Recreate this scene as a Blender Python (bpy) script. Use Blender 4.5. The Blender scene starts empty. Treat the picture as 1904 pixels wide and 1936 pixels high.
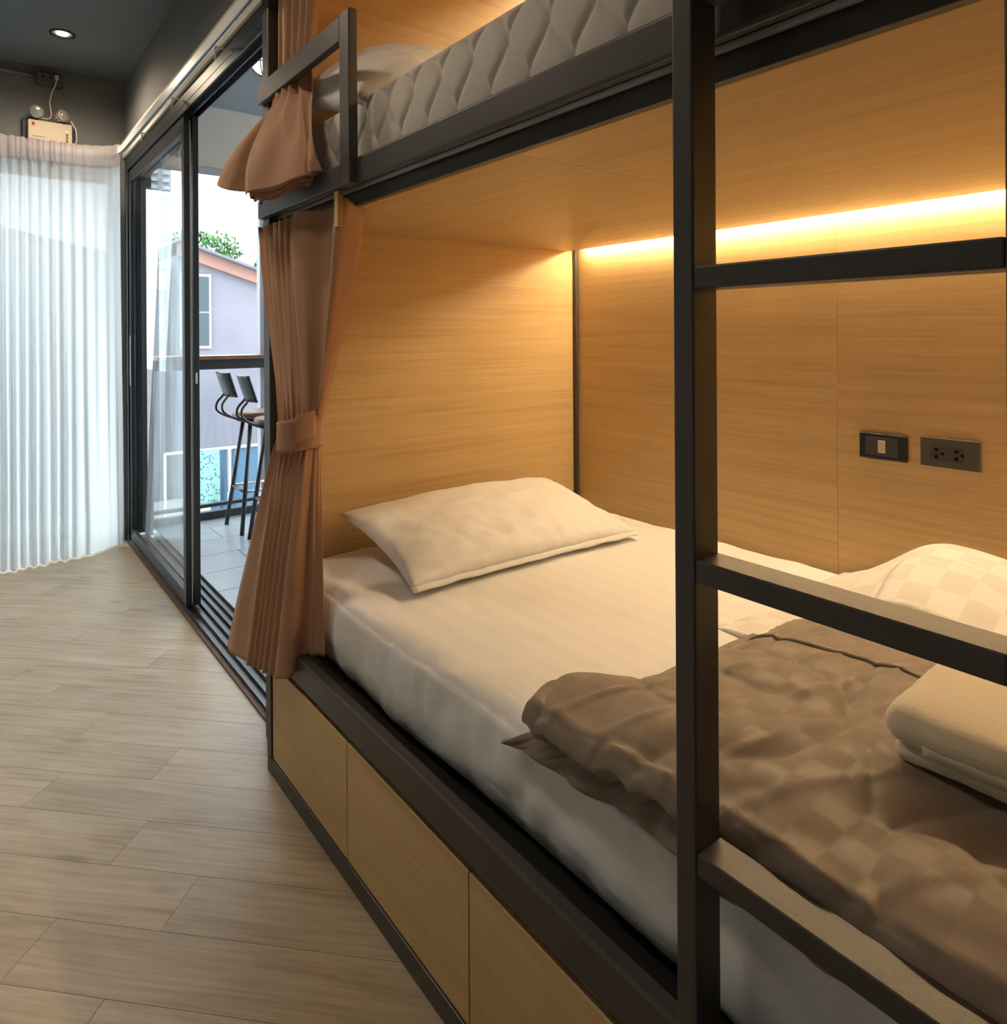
import bpy, bmesh, math, random
from mathutils import Vector, Matrix, noise, Euler
random.seed(7)
R = math.radians
scene = bpy.context.scene
COL = scene.collection

# ------------------------------------------------------------------ camera
cam_d = bpy.data.cameras.new('camera'); cam = bpy.data.objects.new('camera', cam_d); COL.objects.link(cam)
F, CX, CY, YAW, ROLL = 1297.0, 907.0, 631.0, R(36.79), R(-0.327)
cam_d.sensor_fit = 'HORIZONTAL'; cam_d.sensor_width = 36.0
cam_d.lens = F / 1904 * 36.0
cam_d.shift_x = (952 - CX) / 1904
cam_d.shift_y = (CY - 968) / 1904
cam_d.clip_start = 0.02; cam_d.clip_end = 1500
fw = Vector((math.sin(YAW), math.cos(YAW), 0)); r0 = Vector((math.cos(YAW), -math.sin(YAW), 0)); u0 = Vector((0, 0, 1))
cr = r0 * math.cos(ROLL) + u0 * math.sin(ROLL); cu = -r0 * math.sin(ROLL) + u0 * math.cos(ROLL)
M = Matrix((cr, cu, -fw)).transposed().to_4x4(); M.translation = Vector((0, 0, 1.25))
cam.matrix_world = M
scene.camera = cam

# ------------------------------------------------------------------ world, exposure
w = bpy.data.worlds.new('overcast_sky'); scene.world = w; w.use_nodes = True
bg = w.node_tree.nodes['Background']
bg.inputs[0].default_value = (0.86, 0.94, 1.0, 1); bg.inputs[1].default_value = 4.3
vs = scene.view_settings
vs.view_transform = 'Standard'; vs.look = 'None'; vs.gamma = 1.0; vs.use_curve_mapping = False
vs.exposure = 0.72
cy = scene.cycles
cy.max_bounces = 6; cy.diffuse_bounces = 4; cy.glossy_bounces = 2; cy.transmission_bounces = 4; cy.transparent_max_bounces = 12
cy.caustics_reflective = False; cy.caustics_refractive = False; cy.sample_clamp_indirect = 8.0
cy.use_adaptive_sampling = True; cy.adaptive_threshold = 0.14; cy.adaptive_min_samples = 16; cy.use_denoising = True
LED_POWER = 100.0; DOWNLIGHT_W = 40.0; BULKHEAD_E = 4.0

# ------------------------------------------------------------------ materials
def new_mat(name):
    m = bpy.data.materials.new(name); m.use_nodes = True
    nt = m.node_tree; return m, nt, nt.nodes['Principled BSDF']
def N(nt, t, **kw):
    n = nt.nodes.new(t)
    for k, v in kw.items(): setattr(n, k, v)
    return n
def L(nt, a, b): nt.links.new(a, b)
def srgb(r, g, b):
    f = lambda c: (c / 255 / 12.92) if c / 255 <= .04045 else ((c / 255 + .055) / 1.055) ** 2.4
    return (f(r), f(g), f(b), 1)
def ramp(nt, fac, stops):
    n = N(nt, 'ShaderNodeValToRGB'); L(nt, fac, n.inputs[0]); e = n.color_ramp.elements
    while len(e) < len(stops): e.new(0.5)
    for i, (p, c) in enumerate(stops): e[i].position = p; e[i].color = c
    return n.outputs[0]
def mapping(nt, scale, rot=(0, 0, 0), coord='Object', rand=0):
    tc = N(nt, 'ShaderNodeTexCoord'); mp = N(nt, 'ShaderNodeMapping')
    mp.inputs['Scale'].default_value = scale; mp.inputs['Rotation'].default_value = rot
    src = tc.outputs[coord]
    if rand:
        oi = N(nt, 'ShaderNodeObjectInfo'); mu = N(nt, 'ShaderNodeVectorMath', operation='SCALE')
        mu.inputs[0].default_value = (3.1, 7.7, 1.3); L(nt, oi.outputs['Random'], mu.inputs['Scale'])
        sc_ = N(nt, 'ShaderNodeVectorMath', operation='SCALE'); sc_.inputs['Scale'].default_value = rand; L(nt, mu.outputs[0], sc_.inputs[0])
        ad = N(nt, 'ShaderNodeVectorMath', operation='ADD'); L(nt, src, ad.inputs[0]); L(nt, sc_.outputs[0], ad.inputs[1]); src = ad.outputs[0]
    if any(rot):
        rt = N(nt, 'ShaderNodeMapping'); rt.inputs['Rotation'].default_value = rot; L(nt, src, rt.inputs[0]); src = rt.outputs[0]
        mp.inputs['Rotation'].default_value = (0, 0, 0)
    L(nt, src, mp.inputs[0]); return mp.outputs[0]
def noise_tex(nt, vec, scale, detail=3, rough=.5, dist=0):
    n = N(nt, 'ShaderNodeTexNoise'); L(nt, vec, n.inputs['Vector'])
    n.inputs['Scale'].default_value = scale; n.inputs['Detail'].default_value = detail
    n.inputs['Roughness'].default_value = rough; n.inputs['Distortion'].default_value = dist
    return n.outputs['Fac']
def bump(nt, p, h, strength, dist):
    b = N(nt, 'ShaderNodeBump'); b.inputs['Strength'].default_value = strength; b.inputs['Distance'].default_value = dist
    L(nt, h, b.inputs['Height']); L(nt, b.outputs[0], p.inputs['Normal'])
def mixc(nt, fac, a, b, mode='MIX'):
    n = N(nt, 'ShaderNodeMix', data_type='RGBA', blend_type=mode)
    if isinstance(fac, (int, float)): n.inputs[0].default_value = fac
    else: L(nt, fac, n.inputs[0])
    for s, v in ((n.inputs[6], a), (n.inputs[7], b)):
        if isinstance(v, tuple): s.default_value = v
        else: L(nt, v, s)
    return n.outputs[2]
def mathn(nt, op, a, b=None):
    n = N(nt, 'ShaderNodeMath', operation=op)
    for s, v in ((n.inputs[0], a), (n.inputs[1], b)):
        if v is None: continue
        if isinstance(v, (int, float)): s.default_value = v
        else: L(nt, v, s)
    return n.outputs[0]
def plain(name, col, rough=.5, metal=0, spec=.5, grain=0, gscale=400, bumpd=0):
    m, nt, p = new_mat(name)
    p.inputs['Roughness'].default_value = rough; p.inputs['Metallic'].default_value = metal
    p.inputs['Specular IOR Level'].default_value = spec
    v = mapping(nt, (1, 1, 1)); f = noise_tex(nt, v, gscale, 4)
    g = grain or .04
    c0 = tuple(c * (1 - g) for c in col[:3]) + (1,); c1 = tuple(min(1, c * (1 + g)) for c in col[:3]) + (1,)
    L(nt, ramp(nt, f, [(.3, c0), (.7, c1)]), p.inputs['Base Color'])
    if bumpd: bump(nt, p, f, .5, bumpd)
    return m
def emit(name, col, s):
    m = bpy.data.materials.new(name); m.use_nodes = True; nt = m.node_tree
    nt.nodes.remove(nt.nodes['Principled BSDF'])
    e = N(nt, 'ShaderNodeEmission'); e.inputs[0].default_value = col; e.inputs[1].default_value = s
    L(nt, e.outputs[0], nt.nodes['Material Output'].inputs[0]); return m
def laminate(name, axis):
    """straight grained oak laminate, grain along the given axis"""
    m, nt, p = new_mat(name)
    sc = {'x': (1.3, 60, 60), 'y': (60, 1.3, 60), 'z': (60, 60, 1.3)}[axis]
    v = mapping(nt, sc, rand=.6)
    a = noise_tex(nt, v, 1.0, 4, .6, .3); v2 = mapping(nt, tuple(s * 4.2 if s > 2 else s * 2.6 for s in sc), rand=.9)
    b = noise_tex(nt, v2, 1.0, 3, .6); v3 = mapping(nt, tuple(s * .12 if s > 2 else s * .8 for s in sc), rand=.5)
    c = noise_tex(nt, v3, 1.0, 2, .5)
    s = mathn(nt, 'ADD', mathn(nt, 'MULTIPLY', a, .45), mathn(nt, 'ADD', mathn(nt, 'MULTIPLY', b, .3), mathn(nt, 'MULTIPLY', c, .25)))
    col = ramp(nt, s, [(.32, srgb(184, 152, 103)), (.5, srgb(204, 172, 121)), (.68, srgb(216, 186, 137))])
    L(nt, col, p.inputs['Base Color']); p.inputs['Roughness'].default_value = .42
    bump(nt, p, b, .12, .002); return m
def floor_wood():
    m, nt, p = new_mat('oak_vinyl_floor')
    rot = (0, 0, R(45))
    v = mapping(nt, (1.3, 16, 1), rot, rand=1.0)
    d = noise_tex(nt, mapping(nt, (1.0, 3.2, 1), rot, rand=1.0), 2.6, 3, .55, .6)
    a = noise_tex(nt, v, 1.6, 5, .62, 1.2)
    wv = N(nt, 'ShaderNodeTexWave', wave_type='BANDS', bands_direction='Y'); L(nt, mapping(nt, (.55, 6, 1), rot, rand=1.0), wv.inputs[0])
    wv.inputs['Scale'].default_value = 2.2; wv.inputs['Distortion'].default_value = 16; wv.inputs['Detail'].default_value = 3; wv.inputs['Detail Scale'].default_value = .8
    fine = noise_tex(nt, mapping(nt, (6, 150, 1), rot, rand=1.0), 1.0, 3, .6)
    s = mathn(nt, 'ADD', mathn(nt, 'MULTIPLY', a, .34), mathn(nt, 'ADD', mathn(nt, 'MULTIPLY', d, .42), mathn(nt, 'ADD', mathn(nt, 'MULTIPLY', wv.outputs['Fac'], .05), mathn(nt, 'MULTIPLY', fine, .23))))
    col = ramp(nt, s, [(.32, srgb(132, 114, 90)), (.45, srgb(166, 147, 120)), (.57, srgb(182, 165, 139)), (.70, srgb(196, 181, 157))])
    vo = N(nt, 'ShaderNodeTexVoronoi'); L(nt, mapping(nt, (2.2, 6.5, 1), rot, rand=1.0), vo.inputs[0]); vo.inputs['Scale'].default_value = 1.0
    kn = ramp(nt, vo.outputs['Distance'], [(.03, (.75, .75, .75, 1)), (.13, (0, 0, 0, 1))])
    kf = mathn(nt, 'MULTIPLY', kn, .55)
    col = mixc(nt, kf, col, srgb(92, 76, 58))
    oi = N(nt, 'ShaderNodeObjectInfo')
    tint = ramp(nt, oi.outputs['Random'], [(0, (.91, .90, .89, 1)), (.5, (1, .985, .965, 1)), (1, (1.04, 1.02, 1.0, 1))])
    col = mixc(nt, 1.0, col, tint, 'MULTIPLY')
    L(nt, col, p.inputs['Base Color']); p.inputs['Roughness'].default_value = .38; p.inputs['Specular IOR Level'].default_value = .45
    bump(nt, p, fine, .15, .002); return m
def fabric(name, col, rough=.85, weave=900, transl=0, bd=.0006, var=.06, sheen=.2):
    m, nt, p = new_mat(name)
    v = mapping(nt, (1, 1, 1)); f = noise_tex(nt, v, weave, 2); g = noise_tex(nt, v, 9, 3)
    s = mathn(nt, 'ADD', mathn(nt, 'MULTIPLY', f, .5), mathn(nt, 'MULTIPLY', g, .5))
    c0 = tuple(c * (1 - var) for c in col[:3]) + (1,); c1 = tuple(min(1, c * (1 + var)) for c in col[:3]) + (1,)
    cc = ramp(nt, s, [(.35, c0), (.65, c1)]); L(nt, cc, p.inputs['Base Color'])
    p.inputs['Roughness'].default_value = rough; p.inputs['Sheen Weight'].default_value = sheen; p.inputs['Specular IOR Level'].default_value = .2
    bump(nt, p, f, .3, bd)
    if transl:
        t = N(nt, 'ShaderNodeBsdfTranslucent'); L(nt, cc, t.inputs[0]); mx = N(nt, 'ShaderNodeMixShader'); mx.inputs[0].default_value = transl
        L(nt, p.outputs[0], mx.inputs[1]); L(nt, t.outputs[0], mx.inputs[2]); L(nt, mx.outputs[0], nt.nodes['Material Output'].inputs[0])
    return m
def linen(name, c0, c1, width, crease=.4):
    """satin striped bed linen with creases"""
    m, nt, p = new_mat(name)
    v = mapping(nt, (1, 1, 1))
    ck = N(nt, 'ShaderNodeTexChecker'); L(nt, mapping(nt, (1, 1, .001)), ck.inputs[0]); ck.inputs['Scale'].default_value = 1 / width
    ck.inputs['Color1'].default_value = c0; ck.inputs['Color2'].default_value = c1
    L(nt, ck.outputs['Color'], p.inputs['Base Color'])
    r_ = mathn(nt, 'ADD', mathn(nt, 'MULTIPLY', ck.outputs['Fac'], .2), .45); L(nt, r_, p.inputs['Roughness'])
    p.inputs['Sheen Weight'].default_value = .25; p.inputs['Specular IOR Level'].default_value = .25
    h = mathn(nt, 'ADD', mathn(nt, 'MULTIPLY', noise_tex(nt, v, 5.5, 2, .5, .35), 1.0), mathn(nt, 'MULTIPLY', noise_tex(nt, v, 15, 2, .4, .3), .16))
    bump(nt, p, h, crease, .05); return m
def striped_sheet(name):
    m, nt, p = new_mat(name); v = mapping(nt, (1, 1, 1))
    wv = N(nt, 'ShaderNodeTexWave', wave_type='BANDS', bands_direction='X'); L(nt, v, wv.inputs[0]); wv.inputs['Scale'].default_value = 5.0
    L(nt, ramp(nt, wv.outputs['Fac'], [(.4, (.805, .795, .775, 1)), (.6, (.825, .815, .795, 1))]), p.inputs['Base Color'])
    p.inputs['Roughness'].default_value = .6; p.inputs['Sheen Weight'].default_value = .2; p.inputs['Specular IOR Level'].default_value = .25
    h = mathn(nt, 'ADD', noise_tex(nt, v, 3.2, 4, .5, 1.2), mathn(nt, 'MULTIPLY', noise_tex(nt, v, 14, 3, .5, .6), .25))
    bump(nt, p, h, .22, .04); return m
def sheer(name, opac, tone=(.59, .605, .60)):
    m = bpy.data.materials.new(name); m.use_nodes = True; nt = m.node_tree; nt.nodes.remove(nt.nodes['Principled BSDF'])
    d = N(nt, 'ShaderNodeBsdfDiffuse'); t = N(nt, 'ShaderNodeBsdfTranslucent'); tr = N(nt, 'ShaderNodeBsdfTransparent')
    v = mapping(nt, (1, 1, 1)); f = noise_tex(nt, v, 700, 2)
    c = ramp(nt, f, [(.3, tuple(k * .97 for k in tone) + (1,)), (.7, tone + (1,))]); L(nt, c, d.inputs[0]); L(nt, c, t.inputs[0])
    a = N(nt, 'ShaderNodeMixShader'); a.inputs[0].default_value = .72; L(nt, d.outputs[0], a.inputs[1]); L(nt, t.outputs[0], a.inputs[2])
    b = N(nt, 'ShaderNodeMixShader'); b.inputs[0].default_value = opac; L(nt, tr.outputs[0], b.inputs[1]); L(nt, a.outputs[0], b.inputs[2])
    L(nt, b.outputs[0], nt.nodes['Material Output'].inputs[0]); return m
def glass(name, tint):
    m = bpy.data.materials.new(name); m.use_nodes = True; nt = m.node_tree; nt.nodes.remove(nt.nodes['Principled BSDF'])
    g = N(nt, 'ShaderNodeBsdfGlossy'); g.inputs['Roughness'].default_value = 0; tr = N(nt, 'ShaderNodeBsdfTransparent'); tr.inputs[0].default_value = tint
    fr = N(nt, 'ShaderNodeFresnel'); fr.inputs[0].default_value = 1.5; ge = N(nt, 'ShaderNodeNewGeometry')
    mx = N(nt, 'ShaderNodeMixShader'); L(nt, mathn(nt, 'MULTIPLY', fr.outputs[0], mathn(nt, 'SUBTRACT', 1.0, ge.outputs['Backfacing'])), mx.inputs[0]); L(nt, tr.outputs[0], mx.inputs[1]); L(nt, g.outputs[0], mx.inputs[2])
    L(nt, mx.outputs[0], nt.nodes['Material Output'].inputs[0]); return m
def dotted(name):
    m, nt, p = new_mat(name); vo = N(nt, 'ShaderNodeTexVoronoi'); L(nt, mapping(nt, (1, 1, 1)), vo.inputs[0]); vo.inputs['Scale'].default_value = 34
    L(nt, ramp(nt, vo.outputs['Distance'], [(.3, srgb(50, 100, 110)), (.42, srgb(120, 155, 150))]), p.inputs['Base Color']); p.inputs['Roughness'].default_value = .9; return m
def black_deck():
    m, nt, p = new_mat('black_speckled_deck'); f = noise_tex(nt, mapping(nt, (1, 1, 1)), 260, 2)
    L(nt, ramp(nt, f, [(.70, (.008, .008, .009, 1)), (.76, (.16, .16, .16, 1))]), p.inputs['Base Color']); p.inputs['Roughness'].default_value = .6; return m
def wall_paint(name, col, rough=.75):
    m, nt, p = new_mat(name); v = mapping(nt, (1, 1, 1)); f = noise_tex(nt, v, 2.2, 4); g = noise_tex(nt, v, 140, 3)
    L(nt, ramp(nt, f, [(.3, tuple(c * .93 for c in col[:3]) + (1,)), (.7, tuple(c * 1.06 for c in col[:3]) + (1,))]), p.inputs['Base Color'])
    p.inputs['Roughness'].default_value = rough; p.inputs['Specular IOR Level'].default_value = .3; bump(nt, p, g, .12, .002); return m

MT = dict(
    lam_x=laminate('oak_laminate_grain_x', 'x'), lam_y=laminate('oak_laminate_grain_y', 'y'),
    floor=floor_wood(), steel=plain('charcoal_painted_steel', (.056, .050, .045, 1), .42, .0, .5, .12, 300, .0004),
    deck=black_deck(), tan=fabric('tan_curtain_fabric', srgb(192, 150, 120), .8, 1400, .12, .0004),
    tan_in=fabric('tan_curtain_lining', srgb(188, 142, 120), .85, 1400, .12, .0004),
    sheet=striped_sheet('white_sheet'), pillow=striped_sheet('white_pillowcase'), white_stripe=linen('white_satin_check', (.74, .72, .69, 1), (.82, .80, .77, 1), .06, .25),
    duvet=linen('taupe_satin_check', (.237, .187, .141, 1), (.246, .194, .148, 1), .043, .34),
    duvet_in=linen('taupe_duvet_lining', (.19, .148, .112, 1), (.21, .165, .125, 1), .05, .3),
    quilt=fabric('quilted_mattress_cover', (.66, .60, .54, 1), .7, 900, 0, .0005, .03),
    towel=fabric('cream_towel_terry', (.74, .66, .50, 1), .95, 420, 0, .004, .05, .5),
    alu=plain('dark_aluminium', (.030, .034, .040, 1), .35, .3), alu_light=plain('brushed_aluminium', (.62, .62, .62, 1), .35, .8),
    rail=plain('white_rail', (.72, .72, .70, 1), .35), glass=glass('clear_glass', (.95, .975, .98, 1)),
    wall=wall_paint('grey_wall_paint', (.185, .183, .175, 1)), ceil=wall_paint('slate_ceiling_paint', (.14, .165, .175, 1)), band=wall_paint('beige_trim_paint', (.70, .64, .54, 1), .7),
    cream=wall_paint('cream_wall_paint', (.42, .39, .335, 1)), balc_ceil=wall_paint('balcony_ceiling_paint', (.30, .31, .34, 1)),
    tile=plain('grey_porcelain_tile', (.27, .31, .34, 1), .28, 0, .5, .1, 6), grout=plain('tile_grout', (.30, .33, .35, 1), .8),
    sheer=sheer('white_sheer_voile', .965), sheer_d=sheer('white_sheer_double', .97), sheer_h=sheer('curtain_heading_tape', .96, (.62, .57, .57)),
    house=wall_paint('lavender_plaster', (.165, .163, .192, 1)), fascia=wall_paint('terracotta_fascia', (.26, .15, .12, 1)), roofgrey=plain('grey_roof_sheet', (.10, .11, .13, 1), .6),
    tower=plain('white_tower_render', (.30, .31, .32, 1), .7), towerdk=plain('tower_recess', (.20, .23, .26, 1), .6), winglass=plain('dark_window_glass', (.03, .055, .065, 1), .5),
    leaf=plain('green_leaves', (.045, .12, .035, 1), .6, 0, .3, .5, 3), palm=plain('palm_leaves', (.05, .12, .11, 1), .5, 0, .3, .3, 3), bark=plain('bark', (.10, .08, .06, 1), .9),
    counter=plain('red_brown_hardwood', (.17, .075, .045, 1), .4, 0, .5, .3, 25), stool=plain('black_stool_steel', (.02, .022, .026, 1), .4), seatwood=plain('stool_seat_wood', (.20, .09, .055, 1), .4, 0, .5, .3, 20),
    blue=fabric('blue_cloth', (.06, .125, .19, 1), .8), bluep=plain('blue_plastic_sheet', (.02, .12, .26, 1), .5), mint=dotted('mint_patterned_towel'), conc=plain('concrete', (.28, .28, .28, 1), .9, 0, .3, .1, 8),
    hole=plain('socket_hole_black', (.003, .003, .003, 1), .9, 0, .05), beigebox=plain('cream_plastic', (.52, .43, .32, 1), .5), dark=plain('dark_plastic', (.03, .032, .036, 1), .5), black=plain('black_gloss_plastic', (.012, .012, .013, 1), .2),
    greyplate=plain('grey_brown_plate', (.085, .072, .066, 1), .45), plate=plain('graphite_plate', (.05, .046, .052, 1), .4), whitep=plain('white_plastic', (.62, .60, .55, 1), .4), ivory=plain('ivory_rocker', (.60, .52, .40, 1), .35),
    lens=plain('clear_lamp_lens', (.42, .42, .40, 1), .12, .5), red=plain('red_print', (.5, .03, .02, 1), .5), ink=plain('grey_print', (.16, .14, .12, 1), .6), amber=plain('amber_strip', (.30, .17, .06, 1), .4),
    led=emit('warm_led', (1, .77, .46, 1), LED_POWER), ledlamp=emit('indicator_light', (1, .6, .25, 1), 3), bulb=emit('downlight_bulb', (1, .82, .58, 1), 30), globe=emit('bulkhead_globe', (1, .88, .68, 1), BULKHEAD_E),
    gap=plain('groove_brown', (.10, .055, .03, 1), .6), grey_duct=plain('grey_conduit', (.16, .16, .155, 1), .45), hook=plain('golden_clip', (.55, .36, .14, 1), .35, .6),
)

# ------------------------------------------------------------------ helpers
def link(o, parent=None):
    COL.objects.link(o)
    if parent is not None:
        o.parent = parent
        base = parent
        T = Matrix.Identity(4)
        while base is not None:
            T = base.matrix_basis @ T if base.parent is None else base.matrix_parent_inverse @ base.matrix_basis @ T
            base = base.parent
        o.matrix_parent_inverse = T.inverted()
    return o
def tag(o, label=None, cat=None, group=None, kind=None):
    if label: o['label'] = label
    if cat: o['category'] = cat
    if group: o['group'] = group
    if kind: o['kind'] = kind
    return o
def thing(name, loc, label, cat, group=None):
    o = bpy.data.objects.new(name, None); o.location = loc; o.empty_display_size = .05; COL.objects.link(o)
    return tag(o, label, cat, group)
def mesh(name, verts, faces, mat, parent=None, smooth=False):
    me = bpy.data.meshes.new(name); me.from_pydata([tuple(v) for v in verts], [], faces); me.validate(); me.update()
    if mat: me.materials.append(MT[mat] if isinstance(mat, str) else mat)
    if smooth: me.polygons.foreach_set('use_smooth', [True] * len(me.polygons))
    return link(bpy.data.objects.new(name, me), parent)
def from_bm(name, bm, mat, parent=None, smooth=False):
    bmesh.ops.recalc_face_normals(bm, faces=bm.faces)
    me = bpy.data.meshes.new(name); bm.to_mesh(me); bm.free(); me.materials.append(MT[mat])
    if smooth: me.polygons.foreach_set('use_smooth', [True] * len(me.polygons))
    return link(bpy.data.objects.new(name, me), parent)
def bm_box(bm, x0, x1, y0, y1, z0, z1, bev=0, seg=2, mtx=None):
    T = Matrix.Translation(((x0 + x1) / 2, (y0 + y1) / 2, (z0 + z1) / 2)) @ Matrix.Diagonal((x1 - x0, y1 - y0, z1 - z0, 1))
    t = bmesh.new(); bmesh.ops.create_cube(t, size=1, matrix=T)
    if bev: bmesh.ops.bevel(t, geom=t.edges[:], offset=bev, segments=seg, affect='EDGES', profile=.5)
    if mtx: bmesh.ops.transform(t, matrix=mtx, verts=t.verts)
    tm = bpy.data.meshes.new('t'); t.to_mesh(tm); t.free(); bm.from_mesh(tm); bpy.data.meshes.remove(tm)
def box(name, x0, x1, y0, y1, z0, z1, mat, parent=None, bev=0, seg=2, mtx=None):
    bm = bmesh.new(); bm_box(bm, x0, x1, y0, y1, z0, z1, bev, seg, mtx); return from_bm(name, bm, mat, parent, False)
def boxes(name, lst, mat, parent=None, bev=0):
    bm = bmesh.new()
    for b in lst: bm_box(bm, *b, bev)
    return from_bm(name, bm, mat, parent)
def frames(pts):
    P = [Vector(p) for p in pts]; out = []; up = Vector((0, 0, 1)); prev = None
    for i in range(len(P)):
        t = (P[min(i + 1, len(P) - 1)] - P[max(i - 1, 0)]).normalized()
        if prev is None:
            a = up.cross(t)
            if a.length < .1: a = Vector((1, 0, 0)).cross(t)
            a.normalize()
        else:
            a = (prev - t * prev.dot(t)).normalized()
        prev = a; out.append((P[i], a, t.cross(a)))
    return out
def bm_tube(bm, pts, rad, n=10, closed=False):
    rings = []
    rr = rad if isinstance(rad, (list, tuple)) else [rad] * len(pts)
    for (p, a, b), r_ in zip(frames(pts), rr):
        rings.append([bm.verts.new(p + a * r_ * math.cos(2 * math.pi * k / n) + b * r_ * math.sin(2 * math.pi * k / n)) for k in range(n)])
    for i in range(len(rings) - 1):
        for k in range(n): bm.faces.new((rings[i][k], rings[i][(k + 1) % n], rings[i + 1][(k + 1) % n], rings[i + 1][k]))
    if closed:
        for k in range(n): bm.faces.new((rings[-1][k], rings[-1][(k + 1) % n], rings[0][(k + 1) % n], rings[0][k]))
    else:
        bm.faces.new(list(reversed(rings[0]))); bm.faces.new(rings[-1])
def tube(name, pts, rad, mat, parent=None, n=10, closed=False):
    bm = bmesh.new(); bm_tube(bm, pts, rad, n, closed); return from_bm(name, bm, mat, parent, True)
def lathe(name, prof, mat, parent=None, n=24, mtx=None, smooth=True, cap=True):
    bm = bmesh.new(); rings = []
    for r_, z in prof:
        rings.append([bm.verts.new((r_ * math.cos(2 * math.pi * k / n), r_ * math.sin(2 * math.pi * k / n), z)) for k in range(n)])
    for i in range(len(rings) - 1):
        for k in range(n): bm.faces.new((rings[i][k], rings[i][(k + 1) % n], rings[i + 1][(k + 1) % n], rings[i + 1][k]))
    if cap: bm.faces.new(list(reversed(rings[0]))); bm.faces.new(rings[-1])
    else:
        for k in range(n): bm.faces.new((rings[-1][k], rings[-1][(k + 1) % n], rings[0][(k + 1) % n], rings[0][k]))
    if mtx: bmesh.ops.transform(bm, matrix=mtx, verts=bm.verts)
    return from_bm(name, bm, mat, parent, smooth)
def grid(name, fn, nu, nv, mat, parent=None, thick=0, closed_u=False, smooth=True):
    vs_, fs = [], []
    for j in range(nv + 1):
        for i in range(nu + (0 if closed_u else 1)): vs_.append(fn(i / nu, j / nv))
    W = nu if closed_u else nu + 1
    for j in range(nv):
        for i in range(nu):
            a = j * W + i; b = j * W + (i + 1) % W; fs.append((a, b, b + W, a + W))
    o = mesh(name, vs_, fs, mat, parent, smooth)
    if thick:
        md = o.modifiers.new('thickness', 'SOLIDIFY'); md.thickness = thick; md.offset = 0
    return o
def smooth01(t): t = max(0, min(1, t)); return t * t * (3 - 2 * t)
def lerp(a, b, t): return a + (b - a) * t
def catmull(P, t):
    n = len(P) - 1; f = max(0, min(.99999, t)) * n; i = int(f); u = f - i
    p0, p1, p2, p3 = P[max(i - 1, 0)], P[i], P[min(i + 1, n)], P[min(i + 2, n)]
    return tuple(.5 * (2 * b + (c - a) * u + (2 * a - 5 * b + 4 * c - d) * u * u + (3 * b - a - 3 * c + d) * u ** 3) for a, b, c, d in zip(p0, p1, p2, p3))
def nz(x, y, z, s=1.0): return noise.noise(Vector((x * s, y * s, z * s)))
def crease(x, y, z, p=4): return max(0, 1 - abs(noise.noise(Vector((x, y, z))) * 2.2)) ** p
def rbox(name, x0, x1, y0, y1, z0, z1, r, seg, mat, parent=None, disp=None):
    """rounded, finely divided box for mattresses and towels"""
    def axis(a, b):
        m = max(2, int((b - a - 2 * r) / seg)); e = [r * (1 - math.cos(k * math.pi / 2 / 5)) for k in range(5)]
        return [a + v for v in e] + [a + r + (b - a - 2 * r) * k / m for k in range(m + 1)] + [b - v for v in reversed(e)]
    AX = [axis(x0, x1), axis(y0, y1), axis(z0, z1)]; n = [len(a) - 1 for a in AX]
    idx, vs_, fs = {}, [], []
    lo = Vector((x0 + r, y0 + r, z0 + r)); hi = Vector((x1 - r, y1 - r, z1 - r))
    def vid(i, j, k):
        key = (i, j, k)
        if key not in idx:
            p = Vector((AX[0][i], AX[1][j], AX[2][k])); c = Vector([min(max(p[q], lo[q]), hi[q]) for q in range(3)])
            d = p - c; nrm = d.normalized() if d.length > 1e-9 else Vector((0, 0, 1)); p = c + nrm * r
            if disp: p = disp(p, nrm)
            idx[key] = len(vs_); vs_.append(p)
        return idx[key]
    for ax in range(3):
        o1, o2 = [q for q in range(3) if q != ax]
        for side in (0, n[ax]):
            for i in range(n[o1]):
                for j in range(n[o2]):
                    q = []
                    for di, dj in ((0, 0), (1, 0), (1, 1), (0, 1)):
                        t = [0, 0, 0]; t[ax] = side; t[o1] = i + di; t[o2] = j + dj; q.append(vid(*t))
                    fs.append(q)
    o = mesh(name, vs_, fs, mat, parent, True)
    bm = bmesh.new(); bm.from_mesh(o.data); bmesh.ops.recalc_face_normals(bm, faces=bm.faces); bm.to_mesh(o.data); bm.free()
    return o
def struct(o): o['kind'] = 'structure'; return o

# ================================================================== THE SETTING
ZC = 2.796
# floor: diagonal planks clipped to the room
fl = struct(box('floor', -2.0, .80, -1.9, 4.75, -.06, -.006, 'gap'))
def clip_poly(P, x0, x1, y0, y1):
    for ax, v, sg in ((0, x0, 1), (0, x1, -1), (1, y0, 1), (1, y1, -1)):
        out = []
        for i in range(len(P)):
            a, b = P[i], P[(i + 1) % len(P)]
            ia, ib = (a[ax] - v) * sg >= 0, (b[ax] - v) * sg >= 0
            if ia: out.append(a)
            if ia != ib:
                t = (v - a[ax]) / (b[ax] - a[ax]); out.append((a[0] + (b[0] - a[0]) * t, a[1] + (b[1] - a[1]) * t))
        P = out
        if len(P) < 3: return []
    return P
PW, PL, Q = .1497, .914, 1 / math.sqrt(2)
SEAM = {0: -.891, 1: -1.116, 2: -.876, 3: -1.105, 4: -1.47, 5: -1.2, 6: -1.55, 7: -1.841, 8: -2.057, 9: -1.62, 10: -2.065}
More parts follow.
